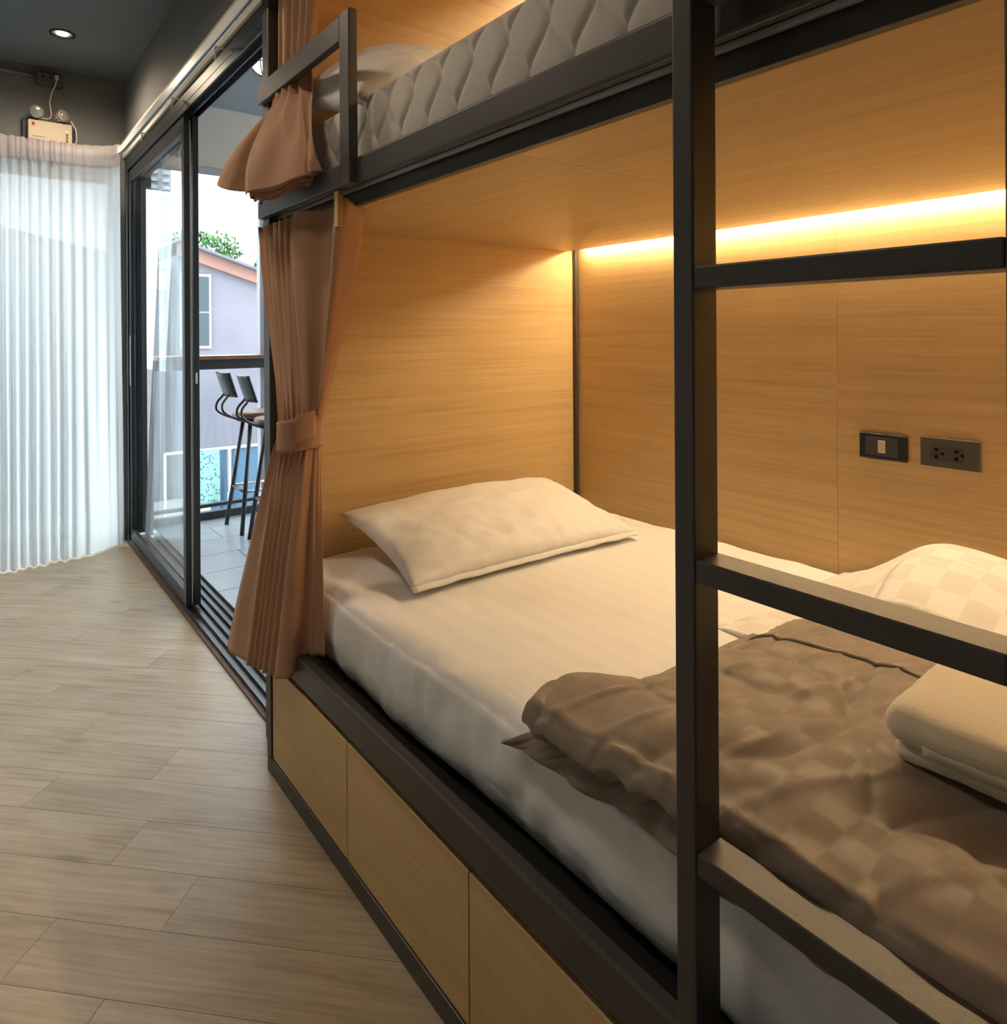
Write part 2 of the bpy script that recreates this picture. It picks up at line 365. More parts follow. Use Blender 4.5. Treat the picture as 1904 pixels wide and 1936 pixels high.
for row in range(-22, 22):
    s0 = 1.0285 + row * PW
    off = SEAM.get(row, -1.0 + (.37 * row) % PL)
    for k in range(-7, 8):
        t0 = off + k * PL; g = .0005
        quad = [(s0 + g, t0 + g), (s0 + PW - g, t0 + g), (s0 + PW - g, t0 + PL - g), (s0 + g, t0 + PL - g)]
        P = clip_poly([((s + t) * Q, (s - t) * Q) for s, t in quad], -1.98, .775, -1.88, 4.70)
        if len(P) < 3: continue
        a = abs(sum(P[i][0] * P[(i + 1) % len(P)][1] - P[(i + 1) % len(P)][0] * P[i][1] for i in range(len(P)))) / 2
        if a < .002: continue
        n = len(P)
        mesh('plank', [(x, y, 0) for x, y in P] + [(x, y, -.006) for x, y in P], [tuple(range(n - 1, -1, -1)), tuple(range(n, 2 * n))] + [(i, (i + 1) % n, n + (i + 1) % n, n + i) for i in range(n)], 'floor', fl)
struct(box('ceiling', -2.0, 2.3, -1.9, 4.80, ZC, ZC + .1, 'ceil'))
bm = bmesh.new()
for b in ((-2.0, -.95, 4.67, 4.80, 0, ZC), (.755, .93, 4.67, 4.80, 0, ZC), (-.95, .755, 4.67, 4.80, 2.24, ZC)): bm_box(bm, *b)
struct(from_bm('wall_far', bm, 'wall'))
struct(box('wall_door', .78, .93, 2.13, 4.67, 2.335, ZC, 'wall'))
struct(box('wall_left', -2.1, -2.0, -1.9, 4.80, 0, ZC, 'cream'))
struct(box('wall_near', -2.0, 2.3, -2.0, -1.9, 0, ZC, 'wall'))
struct(box('wall_right', 2.02, 2.12, -1.9, 2.13, 0, ZC, 'wall'))
struct(box('wall_end', .80, 4.2, 2.13, 2.26, -.1, 2.95, 'cream'))
struct(box('trim_1', .768, .78, 2.13, 4.67, 2.335, 2.44, 'band', None, .002))
# far window behind the sheer curtain
wn = struct(boxes('window_1', [(-.95, .755, 4.70, 4.76, .02, .08), (-.95, .755, 4.70, 4.76, 2.18, 2.24), (-.95, -.89, 4.70, 4.76, .08, 2.18), (.695, .755, 4.70, 4.76, .08, 2.18), (-.13, -.07, 4.70, 4.76, .08, 2.18)], 'alu'))
box('pane', -.89, -.13, 4.727, 4.733, .08, 2.18, 'glass', wn); box('pane', -.07, .695, 4.727, 4.733, .08, 2.18, 'glass', wn)

# sliding door: outer frame, two stacked panels, floor track
dr = bpy.data.objects.new('door_1', None); dr.location = (.86, 3.4, 0); COL.objects.link(dr); dr['kind'] = 'structure'
box('jamb', .78, .862, 4.60, 4.67, 0, 2.335, 'alu', dr, .003)
box('head_frame', .78, .862, 2.13, 4.60, 2.278, 2.335, 'alu', dr, .003)
for k, xx in enumerate((.781, .8195, .8535)): box('head_track', xx, xx + .005, 2.13, 4.60, 2.250, 2.278, 'alu', dr)
box('floor_track', .785, .965, 2.0, 4.60, -.012, .006, 'alu', dr)
for xx in (.785, .818, .853, .888, .922, .957): box('track_ridge', xx, xx + .006, 2.0, 4.60, .006, .020, 'alu', dr, .001)
box('threshold', .768, .785, 2.0, 4.67, 0, .008, 'gap', dr)
def door_panel(x0, y0, y1):
    p = boxes('sliding_panel', [(x0, x0 + .025, y0, y0 + .045, .022, 2.248), (x0, x0 + .025, y1 - .045, y1, .022, 2.248), (x0, x0 + .025, y0 + .045, y1 - .045, .022, .085), (x0, x0 + .025, y0 + .045, y1 - .045, 2.175, 2.248)], 'alu', dr, .0015)
    box('pane', x0 + .010, x0 + .015, y0 + .045, y1 - .045, .085, 2.175, 'glass', p)
    return p
pa = door_panel(.790, 3.285, 4.60); pb = door_panel(.826, 3.275, 4.60)
box('weather_strip', .8155, .8195, 3.287, 3.297, .03, 2.23, 'rail', pa)
box('latch', .832, .842, 3.272, 3.275, 1.03, 1.08, 'alu_light', pb, .001)
box('pull', .786, .790, 4.562, 4.572, .95, 1.25, 'alu_light', pa, .001)

# balcony
bf = struct(box('floor_balcony', .965, 4.0, 2.26, 5.0, -.10, -.018, 'grout'))
ty = 2.262
j = 0
while ty < 4.99:
    tx = .966 - (.3 if j % 2 else 0)
    while tx < 2.6:
        a, b = max(tx + .002, .967), tx + .598
        if b - a > .02: box('tile', a, b, ty + .002, min(ty + .298, 4.98), -.018, -.006, 'tile', bf)
        tx += .6
    ty += .3; j += 1
struct(box('ceiling_balcony', .93, 4.0, 2.26, 5.0, 2.80, 2.90, 'balc_ceil'))
lb = struct(box('trim_2', .93, 4.0, 4.84, 4.98, 2.375, 2.80, 'cream')); box('drip_edge', .93, 4.0, 4.83, 4.84, 2.34, 2.385, 'balc_ceil', lb)
pt = struct(box('trim_3', 1.685, 1.76, 4.88, 4.95, -.02, 2.375, 'balc_ceil', None, .003))

# ================================================================== BUNK BED
bunk = thing('bunk_bed', (.70, 1.0, 0), 'dark steel framed bunk bed with oak panels, drawers and ladder', 'bunk bed')
S = 'steel'
box('bottom_rail', .687, .725, -.04, 1.950, .0, .0465, S, bunk, .003)
box('base_box', .716, 1.96, -.035, 1.955, .0, .332, 'deck', bunk)
box('end_stile', .687, .735, 1.920, 1.950, .0465, .405, S, bunk, .002)
DY = [1.918, 1.441, .966, .491, .016]
for i in range(4):
    box('drawer_front', .6915, .714, DY[i + 1] + .0016, DY[i] - .0016, .0485, .318, 'lam_y', bunk, .0012, 1)
box('finger_groove', .704, .716, -.035, 1.920, .318, .336, 'gap', bunk)
box('base_rail', .6865, .716, -.04, 1.950, .336, .4065, S, bunk, .006, 3)
box('base_rail_lip', .716, .7225, -.04, 1.945, .336, .398, S, bunk, .002)
box('deck_plate', .7225, 1.968, -.035, 1.985, .338, .350, 'deck', bunk)
box('corner_post', .738, .785, 2.055, 2.108, 0, 2.74, S, bunk, .003)
box('inner_corner_strip', 1.956, 1.972, 1.972, 1.99, .35, 1.60, S, bunk, .001)
box('headboard_panel', .765, 1.975, 1.99, 2.008, .35, 1.66, 'lam_x', bunk)
box('headboard_panel', .765, 1.975, 1.99, 2.008, 1.664, 2.76, 'lam_x', bunk)
for z0, z1 in ((.35, 1.655), (1.66, 2.76)):
    box('back_panel', 1.97, 1.985,   .9484, 1.99, z0, z1, 'lam_y', bunk); box('back_panel', 1.97, 1.985, -.055, .9476, z0, z1, 'lam_y', bunk)
box('foot_panel', .765, 1.975, -.075, -.055, .35, 2.76, 'lam_x', bunk)
box('ceiling_panel', .80, 1.922, .9555, 1.99, 1.5765, 1.592, 'lam_y', bunk); box('ceiling_panel', .80, 1.922, -.055, .9545, 1.5765, 1.592, 'lam_y', bunk)
box('upper_deck', .783, 1.97, -.055, 1.99, 1.638, 1.655, 'lam_y', bunk)
box('upper_ceiling_panel', .78, 1.922, -.055, 1.99, 2.69, 2.705, 'lam_y', bunk); box('canopy_panel', .78, 1.985, -.055, 1.99, 2.745, 2.76, 'lam_y', bunk)
box('canopy_rail', .74, .785, -.04, 2.108, 2.67, 2.76, S, bunk, .003)
box('side_rail', .742, .764, -.04, 2.06, 1.612, 1.672, S, bunk, .006, 3)
box('side_rail_lip', .764, .772, -.04, 2.06, 1.63, 1.683, S, bunk, .0015)
box('inner_beam', .782, .80, -.04, 1.99, 1.574, 1.66, S, bunk, .001)
box('curtain_track', .7645, .7705, -.04, 2.06, 1.604, 1.613, 'alu_light', bunk)
box('soffit_plate', .7705, .782, -.04, 2.06, 1.609, 1.616, S, bunk)
gd = box('guard_rail', .722, .742, 1.526, 2.105, 1.958, 2.018, S, bunk, .002)
box('guard_bottom', .722, .742, 1.526, 2.105, 1.607, 1.660, S, bunk, .002)
box('guard_post', .722, .746, 1.475, 1.526, 1.607, 2.022, S, bunk, .0025)
lad = box('ladder_post', .675, .7225, .489, .5175, 0, 2.70, S, bunk, .0028, 3)
box('ladder_post', .675, .7225, .162, .1905, 0, 2.70, S, bunk, .0028, 3)
for z in (.305, .6455, .986, 1.327, 1.667, 2.007, 2.347):
    box('rung', .676, .7215, .1905, .489, z - .0265, z, S, bunk, .0022, 2)

# LED strips in the slots behind the ceiling panels
def led(z, label):
    t = thing('led_strip', (1.95, .97, z), label, 'light strip', 'warm strips hidden above the ceiling panels of the bunk')
    box('diode_band', 1.951, 1.968, -.03, 1.925, z, z + .003, 'led', t); box('channel', 1.945, 1.9695, -.035, 1.95, z + .003, z + .012, 'alu_light', t)
led(1.590, 'warm glowing light strip along the back of the lower bunk ceiling')
led(2.712, 'warm light strip glowing above the upper bunk mattress')

# ------------------------------------------------------------------ bedding, lower bunk
def mdisp(p, n):
    q = p.copy()
    side = 1 - abs(n.z)
    if n.x < -.3:
        q.x += .010 * nz(p.y * 2.3, p.z * 2, 3.3) + .006 * nz(p.y * 9, p.z * 3.2 + p.y * 4, 1.7) - .012 * math.sin(math.pi * (p.z - .35) / .22)
        q.x += .006 * crease(p.y * 7 + p.z * 3, p.z * 2.2, 4.1) + .004 * crease(p.y * 14, p.z * 4 + p.y * 6, 1.1) - .004 * crease(p.y * 3.2, p.z * 9, 2.2)
        q.z += .006 * nz(p.y * 4, 5, 5) * (1 if p.z > .45 else .4)
        q.x += .018 * smooth01((.45 - p.z) / .1) * (.5 + nz(p.y * 3, 0, 8))
    if n.z > .3:
        d = min(p.x - .77, 1.2)
        q.z += .006 * nz(p.x * 3, p.y * 3, .5) + .0035 * nz(p.x * 7 + p.y * 3, p.y * 11, 2.5) + .003 * crease(p.x * 3 + p.y * 4, p.y * 3 - p.x * 2, 7, 6) - .012 * math.exp(-((p.x - .77) / .09) ** 2)
    return q
mat1 = rbox('mattress', .772, 1.962, -.03, 1.982, .350, .578, .045, .016, 'sheet', None, mdisp)
tag(mat1, 'mattress in a white fitted sheet on the lower bunk', 'mattress')

def pillow(name, cx, cy, cz, hw, hd, th, rot, label, seed, cat='pillow', mat='pillow', hem=True, sagk=0.0):
    """hw half width along local x, hd half depth along local y"""
    t = thing(name, (cx, cy, cz), label, cat)
    Mx = Matrix.Translation((cx, cy, cz)) @ Euler(rot, 'XYZ').to_matrix().to_4x4()
    def surf(sgn):
        def f(a, b):
            u, v = 2 * a - 1, 2 * b - 1
            e = max(0, (1 - u * u)) ** .42 * max(0, (1 - v * v)) ** .42
            pin = 1 - .05 * (1 - u * u) * (v * v) ; pin2 = 1 - .06 * (1 - v * v) * (u * u)
            h = th * e * (1.0 if sgn > 0 else .45); sag = .028 * smooth01((abs(u) - .45) / .55) * sagk
            r_ = math.hypot(u, v)
            wr = .010 * nz(u * 2.2 + seed, v * 2.2, 1) + .007 * nz(u * 6 + 2 * v, v * 5 - u, seed) + .006 * nz(math.atan2(v, u) * 5, r_ * 1.2, seed + 4) * min(1, r_) - .007 * crease(u * 3.2 + v * .8, v * 1.1, seed + 2, 5) * smooth01((-v + .3) / .9) - .004 * crease(u * 1.5 - v, v * 2 + u, seed + 6, 4)
            return Mx @ Vector((hw * u * pin2, hd * v * pin, sgn * h - sag + (wr * min(1, e * 1.6) if sgn > 0 else 0)))
        return f
    vs_, fs = [], []
    n, m = 64, 48
    for sgn in (1, -1):
        f = surf(sgn); b0 = len(vs_)
        for j in range(m + 1):
            for i in range(n + 1): vs_.append(f(i / n, j / m))
        for j in range(m):
            for i in range(n):
                a = b0 + j * (n + 1) + i; q = (a, a + 1, a + n + 2, a + n + 1); fs.append(q if sgn > 0 else tuple(reversed(q)))
    o = mesh('pillow_body', vs_, fs, mat, t, True)
    bm = bmesh.new(); bm.from_mesh(o.data); bmesh.ops.remove_doubles(bm, verts=bm.verts, dist=.0008); bm.to_mesh(o.data); bm.free()
    if hem:
        def hf(a, b):
            u = 2 * a - 1; v = -1 + .012 - b * .055
            return Mx @ Vector((hw * u * (1 - .01 * b), hd * v * (1 - .03 * (1 - u * u)), .004 * nz(u * 7, b, seed) - .010 * b + .003 - .028 * smooth01((abs(u) - .45) / .55) * sagk))
        grid('hem_flap', hf, 48, 3, mat, t, .004)
    return t
pillow('pillow', 1.33, 1.715, .650, .425, .225, .078, (R(12.5), R(0), R(-1)), 'white pillow leaning on the wooden headboard of the lower bunk', 2.0)

# white striped blanket heaped against the back panel
def heap(a, b):
    y = lerp(.93, -.03, a); x = lerp(1.965, 1.36, b)
    prof = .075 * math.exp(-((y - .64) / .20) ** 2) + .085 * smooth01((.90 - y) / .26)
    acr = smooth01(b / .10) * .25 + .75
    acr *= 1 - .80 * smooth01((b - .12) / .80)
    z = .574 + prof * acr + .012 * nz(x * 6, y * 5, 1) + .006 * nz(x * 14, y * 12, 4)
    edge = smooth01((.93 - y) / .05)
    return Vector((x, y + .02 * nz(x * 5, 1, 2) * (1 - a), lerp(.572, z, edge) if a < .08 else z))
bl = thing('blanket', (1.7, .5, .575), 'white striped blanket heaped against the back panel beside the towel', 'blanket')
grid('blanket_top', heap, 90, 60, 'white_stripe', bl, .012)
def heap_flap(a, b):
    y = lerp(.70, .05, a); x = lerp(1.78, 1.60, b)
    p = heap((.93 - y) / .96, (1.965 - x) / .605); p.z += .010 + .004 * nz(a * 9, b * 3, 2); return p
grid('folded_edge', heap_flap, 50, 10, 'white_stripe', bl, .006)

# grey duvet folded over on the bed
dv = thing('duvet', (1.1, .4, .60), 'taupe checked duvet folded across the foot half of the lower bunk', 'duvet')
def duv_front(y):   # front edge x of the folded layers
    return .742 + .012 * nz(y * 3.1, 2, 0) + .006 * nz(y * 9, 5, 0)
def duv_end(x):     # left end y of the duvet for a given x
    return .80 + .055 * math.exp(-((x - .80) / .09) ** 2) - .03 * smooth01((x - 1.0) / .4) + .012 * nz(x * 6, 1, 4)
def upper_fold(a, b):
    # b: 0 at the back edge .. .74 front edge top .. 1 curled under
    bx = .80
    if b < bx:
        t = b / bx; x = lerp(1.50, .752, t); under = 0
    else:
        t = (b - bx) / (1 - bx); x = .752; under = t
    ye = duv_end(x); y = lerp(ye, -.045, a ** 1.15)
    d_end = ye - y
    xf = duv_front(y)
    top = .676 + .012 * nz(x * 3.2, y * 3.2, 1.0) + .010 * nz(x * 7 + 1, y * 6, 2.2) - .012 * crease(x * 2.6 + y * 1.5, y * 3.2 - x, 2.0, 4) - .007 * crease(x * 5.5 - y * 3, y * 5 + x * 2, 5.0, 5) + .005 * crease(x * 4 + y * 6, y * 4, 9.0, 6)
    top -= .048 * math.exp(-max(0, d_end) / .045) * smooth01((x - .80) / .25) + .012 * math.exp(-((x - .75) / .05) ** 2)
    top -= .055 * smooth01((x - 1.36) / .14)
    if under == 0:
        xx = x + (xf - .752) * smooth01((1.0 - x) / .25)
        return Vector((xx, y, top))
    z = top
    ang = under * math.pi * .9
    r_ = .017 + .004 * nz(y * 12, 3, 1) + .004 * crease(y * 16, 0, 4, 4)
    return Vector((xf - r_ * math.sin(min(ang, 1.57)) + (0 if under < .6 else (under - .6) * .06), y + .006 * nz(y * 20, under * 3, 2), z - r_ * 2.4 * under + .004 * nz(y * 25, under * 4, 7)))
grid('upper_fold', upper_fold, 150, 110, 'duvet', dv, .008)
def lower_fold(a, b):
    # sideways U section, open at its left end: back bottom -> front -> back top
    bf = .45
    y_front_end = .945
    if b < bf: t = b / bf; x = lerp(1.30, .775, t); z = .586 - .018 * smooth01((.82 - x) / .08)
    elif b > 1 - bf: t = (b - (1 - bf)) / bf; x = lerp(.765, 1.30, t); z = .628 + .014 * math.exp(-((x - .8) / .08) ** 2)
    else: t = (b - bf) / (1 - 2 * bf); x = .77 - .030 * math.sin(math.pi * t); z = lerp(.568, .640, t)
    e = lerp(.80, y_front_end, math.exp(-max(0, x - .745) / .10) * (1 - .75 * smooth01((b - .47) / .08))); y = lerp(e, -.045, a ** 1.3)
    fr = math.exp(-max(0, x - .735) / .06)
    near_end = math.exp(-max(0, (.945 - y)) / .10)
    low = 1 if b < .5 else 0
    sag = (.046 + .020 * nz(y * 5, 4, 4)) * fr * (1 - .6 * b) + .075 * near_end * fr * (1 - smooth01(b * 1.15))
    z -= sag
    z += .030 * near_end * fr * smooth01((b - .5) * 4) * 0.4
    x += fr * (.014 * nz(y * 6, b * 3, 9) + .010 * nz(y * 17, b * 2, 3) + .012 * crease(y * 9, b * 6 + y * 4, 3, 4)) - .012 * near_end * fr
    z += .006 * nz(y * 9, x * 8, b * 4)
    return Vector((x, y, z))
grid('lower_fold', lower_fold, 130, 72, 'duvet', dv, .006)
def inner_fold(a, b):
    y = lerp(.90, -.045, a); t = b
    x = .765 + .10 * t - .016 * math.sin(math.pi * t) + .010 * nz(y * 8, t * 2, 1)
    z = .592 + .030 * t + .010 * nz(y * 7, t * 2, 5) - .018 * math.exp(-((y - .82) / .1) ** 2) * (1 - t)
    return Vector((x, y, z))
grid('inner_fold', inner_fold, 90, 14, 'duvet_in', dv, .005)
def seam(y): return 1.27 + .02 * nz(y * 4, 0, 3)
def flap(a, b):
    y = lerp(.775, .02, a); x = lerp(1.44, 1.24, b) - .02 * nz(y * 5, 1, 1)
    t = (1.50 - x) / (1.50 - .752); p = upper_fold(max(0, (duv_end(x) - y) / (duv_end(x) + .045)) ** (1 / 1.15), .80 * t)
    p.z += .006 + .003 * nz(y * 14, b * 3, 5); return p
grid('top_flap', flap, 90, 16, 'duvet', dv, .005)

# folded towel
tw = thing('towel', (1.15, .24, .70), 'cream towel folded into a thick pad on the taupe duvet', 'towel')
TMx = Matrix.Translation((1.13, .218, .684)) @ Matrix.Rotation(R(2), 4, 'Z')
def twd(k):
    def f(p, n):
        q = p.copy(); q.z += .003 * nz(p.x * 12, p.y * 12, k) - .004 * math.exp(-((p.x + .15) / .03) ** 2) * (1 if n.z > 0 else 0)
        q += n * .0012 * nz(p.x * 90, p.y * 90, p.z * 90); return TMx @ q
    return f
rbox('towel_fold', -.160, .150, -.20, .200, .026, .078, .025, .012, 'towel', tw, twd(1))
rbox('towel_fold', -.146, .150, -.20, .190, .000, .034, .016, .012, 'towel', tw, twd(5))
def tw_lip(a, b):
    y = lerp(.15, -.2, a); ang = lerp(-1.2, 1.4, b); return TMx @ Vector((-.146 - .010 * math.cos(ang), y, .036 + .010 * math.sin(ang) + .002 * nz(y * 9, 1, 1)))
grid('towel_edge', tw_lip, 30, 8, 'towel', tw, .004)

# ------------------------------------------------------------------ bedding, upper bunk
um = thing('mattress', (1.37, 1.0, 1.656), 'quilted white mattress on the upper bunk', 'mattress')
UX0, UZ0, UZ1 = .792, 1.656, 1.858
def quilt_h(s, z):
    """puffed ogee quilting: distance to the nearest stitched wave"""
    per = .111; ph = (s - .025) / per; v = (z - 1.700) / .087
    wv = .25 * (1 - math.cos(math.pi * v)); best = 9
    for sg in (1, -1):
        c = ph - sg * wv; best = min(best, abs(c - round(c)) * per)
    return .011 * (1 - math.exp(-best / .010)) * (1 - smooth01((z - 1.825) / .03)) + .009 * smooth01((z - 1.825) / .03)
def ufront(a, b):
    y = lerp(1.965, -.03, a)
    zz = lerp(UZ0, UZ1 + .05, b)
    if zz <= UZ1 - .03: x, z, n = UX0, zz, Vector((-1, 0, 0))
    else:
        t = (zz - (UZ1 - .03)) / .08; an = t * math.pi / 2; x = UX0 + .03 * (1 - math.cos(an)); z = UZ1 - .03 + .03 * math.sin(an); n = Vector((-math.cos(an), 0, math.sin(an)))
    q = quilt_h(y, zz) * (1 - .5 * smooth01((zz - UZ1 + .02) / .06))
    bul = .008 * math.sin(math.pi * (zz - UZ0) / .21)
    return Vector((x, y, z)) + n * (q - .012 + bul)
grid('quilted_side', ufront, 640, 60, 'quilt', um)
rbox('mattress_body', UX0 + .012, 1.962, -.03, 1.98, UZ0, UZ1 - .004, .03, .06, 'quilt', um, lambda p, n: p + Vector((0, 0, .004 * nz(p.x * 4, p.y * 4, 1) if n.z > .3 else 0)))
pillow('pillow', 1.13, 1.735, 1.938, .365, .215, .150, (R(15), 0, R(2)), 'white pillow on the upper bunk behind the guard rail', 5.0, hem=False, sagk=1.7)

# ------------------------------------------------------------------ tan curtains of the bunk
def zig(n, y0, y1, x, amp, sg=1): return [(x + sg * amp * (1 if i % 2 else -1), lerp(y0, y1, i / (n - 1))) for i in range(n)]
NP = 14
lv_top = zig(NP, 2.125, 1.83, .744, .016) + [(.716, 1.80), (.728, 1.745), (.772, 1.70), (.784, 1.655), (.766, 1.61), (.742, 1.572), (.752, 1.553), (.790, 1.575), (.826, 1.60), (.838, 1.618)]
lv_tape = zig(NP, 2.095, 1.83, .735, .011) + [(.708, 1.80), (.722, 1.75), (.764, 1.71), (.778, 1.665), (.760, 1.62), (.732, 1.583), (.742, 1.563), (.782, 1.588), (.818, 1.612), (.832, 1.630)]
K = len(lv_top)
perp = Vector((.93, -.37)); front = Vector((-.373, -.928)); tc = Vector((.714, 1.762))
lv_tie = []
for i in range(K):
    s = i / (K - 1); a = math.pi * s; k = (.0055 if i % 2 else -.0055) if i < NP else (.004 if i % 2 else -.003)
    p = tc + perp * (-math.cos(a)) * (.047 + k) + front * math.sin(a) * (.034 + k); lv_tie.append((p.x, p.y))
lv_bot = [(.652, 2.205), (.648, 2.15), (.660, 2.06), (.655, 2.0)] + zig(NP - 4, 1.975, 1.78, .655, .017) + [(.642, 1.765), (.650, 1.742), (.672, 1.725), (.705, 1.735), (.722, 1.722), (.716, 1.705), (.730, 1.700), (.738, 1.690), (.734, 1.682), (.742, 1.672)]
zb = [.270, .272, .28, .29] + [lerp(.305, .348, i / 9) for i in range(10)] + [.352, .356, .362, .385, .41, .41, .41, .412, .412, .412]
ZT, ZP, ZTIE = 1.588, 1.505, .985
def bunk_curtain(a, b):
    top = catmull(lv_top, a); tape = catmull(lv_tape, a); tie = catmull(lv_tie, a); bot = catmull(lv_bot, a); z_b = catmull([(v,) for v in zb], a)[0]
    zt = ZT - .006 * abs(math.sin(a * 40))
    if b < .12: t = b / .12; p = [lerp(top[i], tape[i], smooth01(t)) for i in (0, 1)]; z = lerp(zt, ZP, t)
    elif b < .5:
        t = (b - .12) / .38; w_ = t ** 1.15; p = [lerp(tape[i], tie[i], w_) for i in (0, 1)]; z = lerp(ZP, ZTIE, t)
    else:
        t = (b - .5) / .5; w_ = t ** .8; p = [lerp(tie[i], bot[i], w_) for i in (0, 1)]; z = lerp(ZTIE, z_b, t)
    wob = .004 * nz(a * 14, z * 4, 1)
    return Vector((p[0] + wob, p[1] + wob, z))
bc = thing('bunk_curtain', (.72, 1.8, .3), 'tan curtain gathered by a tieback at the lower bunk opening', 'curtain')
grid('cloth', bunk_curtain, 260, 110, 'tan', bc, .0022)
def tieb(a, b):
    an = 2 * math.pi * a; k = .006 + .003 * nz(a * 8, b * 2, 3)
    p = tc + perp * math.cos(an) * (.053 + k) + front * math.sin(an) * (.042 + k)
    return Vector((p.x, p.y, .942 + .085 * b + .010 * math.sin(an + 1.0) + .003 * nz(a * 9, b * 3, 1)))
grid('tieback', tieb, 64, 8, 'tan', bc, .003, closed_u=True)
def tief(a, b):
    an = lerp(.95, 1.75, a); p = tc + perp * math.cos(an) * .066 + front * math.sin(an) * .055
    return Vector((p.x, p.y, .960 + .075 * b + .010 * math.sin(an + 1.0) + (.006 * (1 - a))))
grid('tieback_tab', tief, 12, 6, 'tan', bc, .003)
box('curtain_hook', .727, .742, 1.548, 1.570, 1.515, 1.602, 'hook', bc, .002)
tube('hook_wire', [(.742, 1.562, 1.60), (.747, 1.562, 1.612), (.757, 1.562, 1.610)], .002, 'hook', bc, 6)

uc_top = zig(15, 2.13, 1.62, .768, .020)
uc_mid = zig(15, 2.14, 1.80, .778, .011)
uc_waist = [(.775 - .045 * math.sin(math.pi * i / 14) + (.009 if i % 2 else -.009), lerp(2.12, 1.79, (i / 14) ** .8)) for i in range(15)]
uc_bot = [(.705, 2.20), (.672, 2.27), (.642, 2.245), (.626, 2.16), (.632, 2.075), (.688, 2.005), (.640, 1.955), (.612, 1.89), (.606, 1.82), (.622, 1.75), (.652, 1.695), (.684, 1.655), (.704, 1.635), (.697, 1.622), (.712, 1.608)]
uz = [1.775, 1.757, 1.738, 1.705, 1.680, 1.668, 1.652, 1.634, 1.626, 1.628, 1.638, 1.648, 1.655, 1.656, 1.660]
def upper_curtain(a, b):
    P = [catmull(q, a) for q in (uc_top, uc_mid, uc_waist, uc_bot)]; zb_ = catmull([(v,) for v in uz], a)[0]
    if b < .35: t = b / .35; p = [lerp(P[0][i], P[1][i], t) for i in (0, 1)]; z = lerp(2.64, 2.06, t)
    elif b < .5: t = (b - .35) / .15; p = [lerp(P[1][i], P[2][i], smooth01(t)) for i in (0, 1)]; z = lerp(2.06, 1.93, t)
    else:
        t = (b - .5) / .5; wx = 1 - (1 - t) ** 1.9; wy = t ** .85
        p = [lerp(P[2][0], P[3][0], wx), lerp(P[2][1], P[3][1], wy)]; z = lerp(1.93, zb_, t ** .95)
    wob = .005 * nz(a * 9, z * 7, 4); fold = smooth01((b - .5) / .3) * (.007 * math.sin(a * 34 + 1.2 * math.sin(b * 7)) + .006 * crease(a * 7, b * 1.6, 3.3, 4)); return Vector((p[0] + wob - fold, p[1] + wob - fold * .5, z))
ucr = thing('bunk_curtain', (.72, 1.9, 1.63), 'tan curtain of the upper bunk, bundled out through the guard rail', 'curtain')
grid('cloth', upper_curtain, 220, 120, 'tan', ucr, .0025)
def hem_layer(k, a0, a1):
    def f(a, b):
        aa = lerp(a0 + .015 * k, a1 - .02 * k, a); p = upper_curtain(aa, lerp(.80, 1.0, b)); q = Vector((.735, 1.92, p.z))
        d = (q - p); d.z = 0; L_ = d.length; d.normalize()
        ins = .010 + .014 * k + .010 * math.sin(a * (9 + 3 * k) + k * 2) * b
        r_ = p + d * min(ins, L_ * .6); r_.z -= (.004 + .005 * k) * b + .004 * nz(a * 8, k, 3) * b; return r_
    return f
for i in range(4): grid('inner_fold', hem_layer(i, .46, .96), 80, 8, 'tan_in', ucr, .0025)
for i in range(2): grid('inner_fold', hem_layer(i, .05, .27), 40, 8, 'tan_in', ucr, .0025)

# ------------------------------------------------------------------ switch and socket on the back panel
sw = thing('light_switch', (1.965, .825, .94), 'black wall plate with an ivory rocker switch in the lower bunk', 'light switch')
box('cover_plate', 1.9585, 1.970, .765, .885, .906, .976, 'black', sw, .004, 3); box('inset_plate', 1.9572, 1.9588, .786, .868, .917, .966, 'plate', sw, .0006)
box('rocker', 1.9545, 1.9575, .817, .835, .925, .958, 'ivory', sw, .0015)
so = thing('power_socket', (1.965, .67, .94), 'graphite double power socket beside the switch in the lower bunk', 'socket')
box('cover_plate', 1.961, 1.970, .605, .735, .907, .980, 'greyplate', so, .0015); box('socket_insert', 1.9596, 1.9612, .638, .711, .922, .962, 'plate', so, .0008)
for yy in (.6975, .654):
    for dz in (.951, .933): lathe('socket_hole', [(.0046, 0), (.0046, .0006)], 'hole', so, 6, Matrix.Translation((1.9596, yy, dz)) @ Matrix.Rotation(R(-90), 4, 'Y'))
    lathe('socket_hole', [(.0040, 0), (.0040, .0006)], 'hole', so, 10, Matrix.Translation((1.9596, yy - .013, .942)) @ Matrix.Rotation(R(-90), 4, 'Y'))
box('logo_mark', 1.9606, 1.961, .614, .624, .913, .9145, 'ink', so)

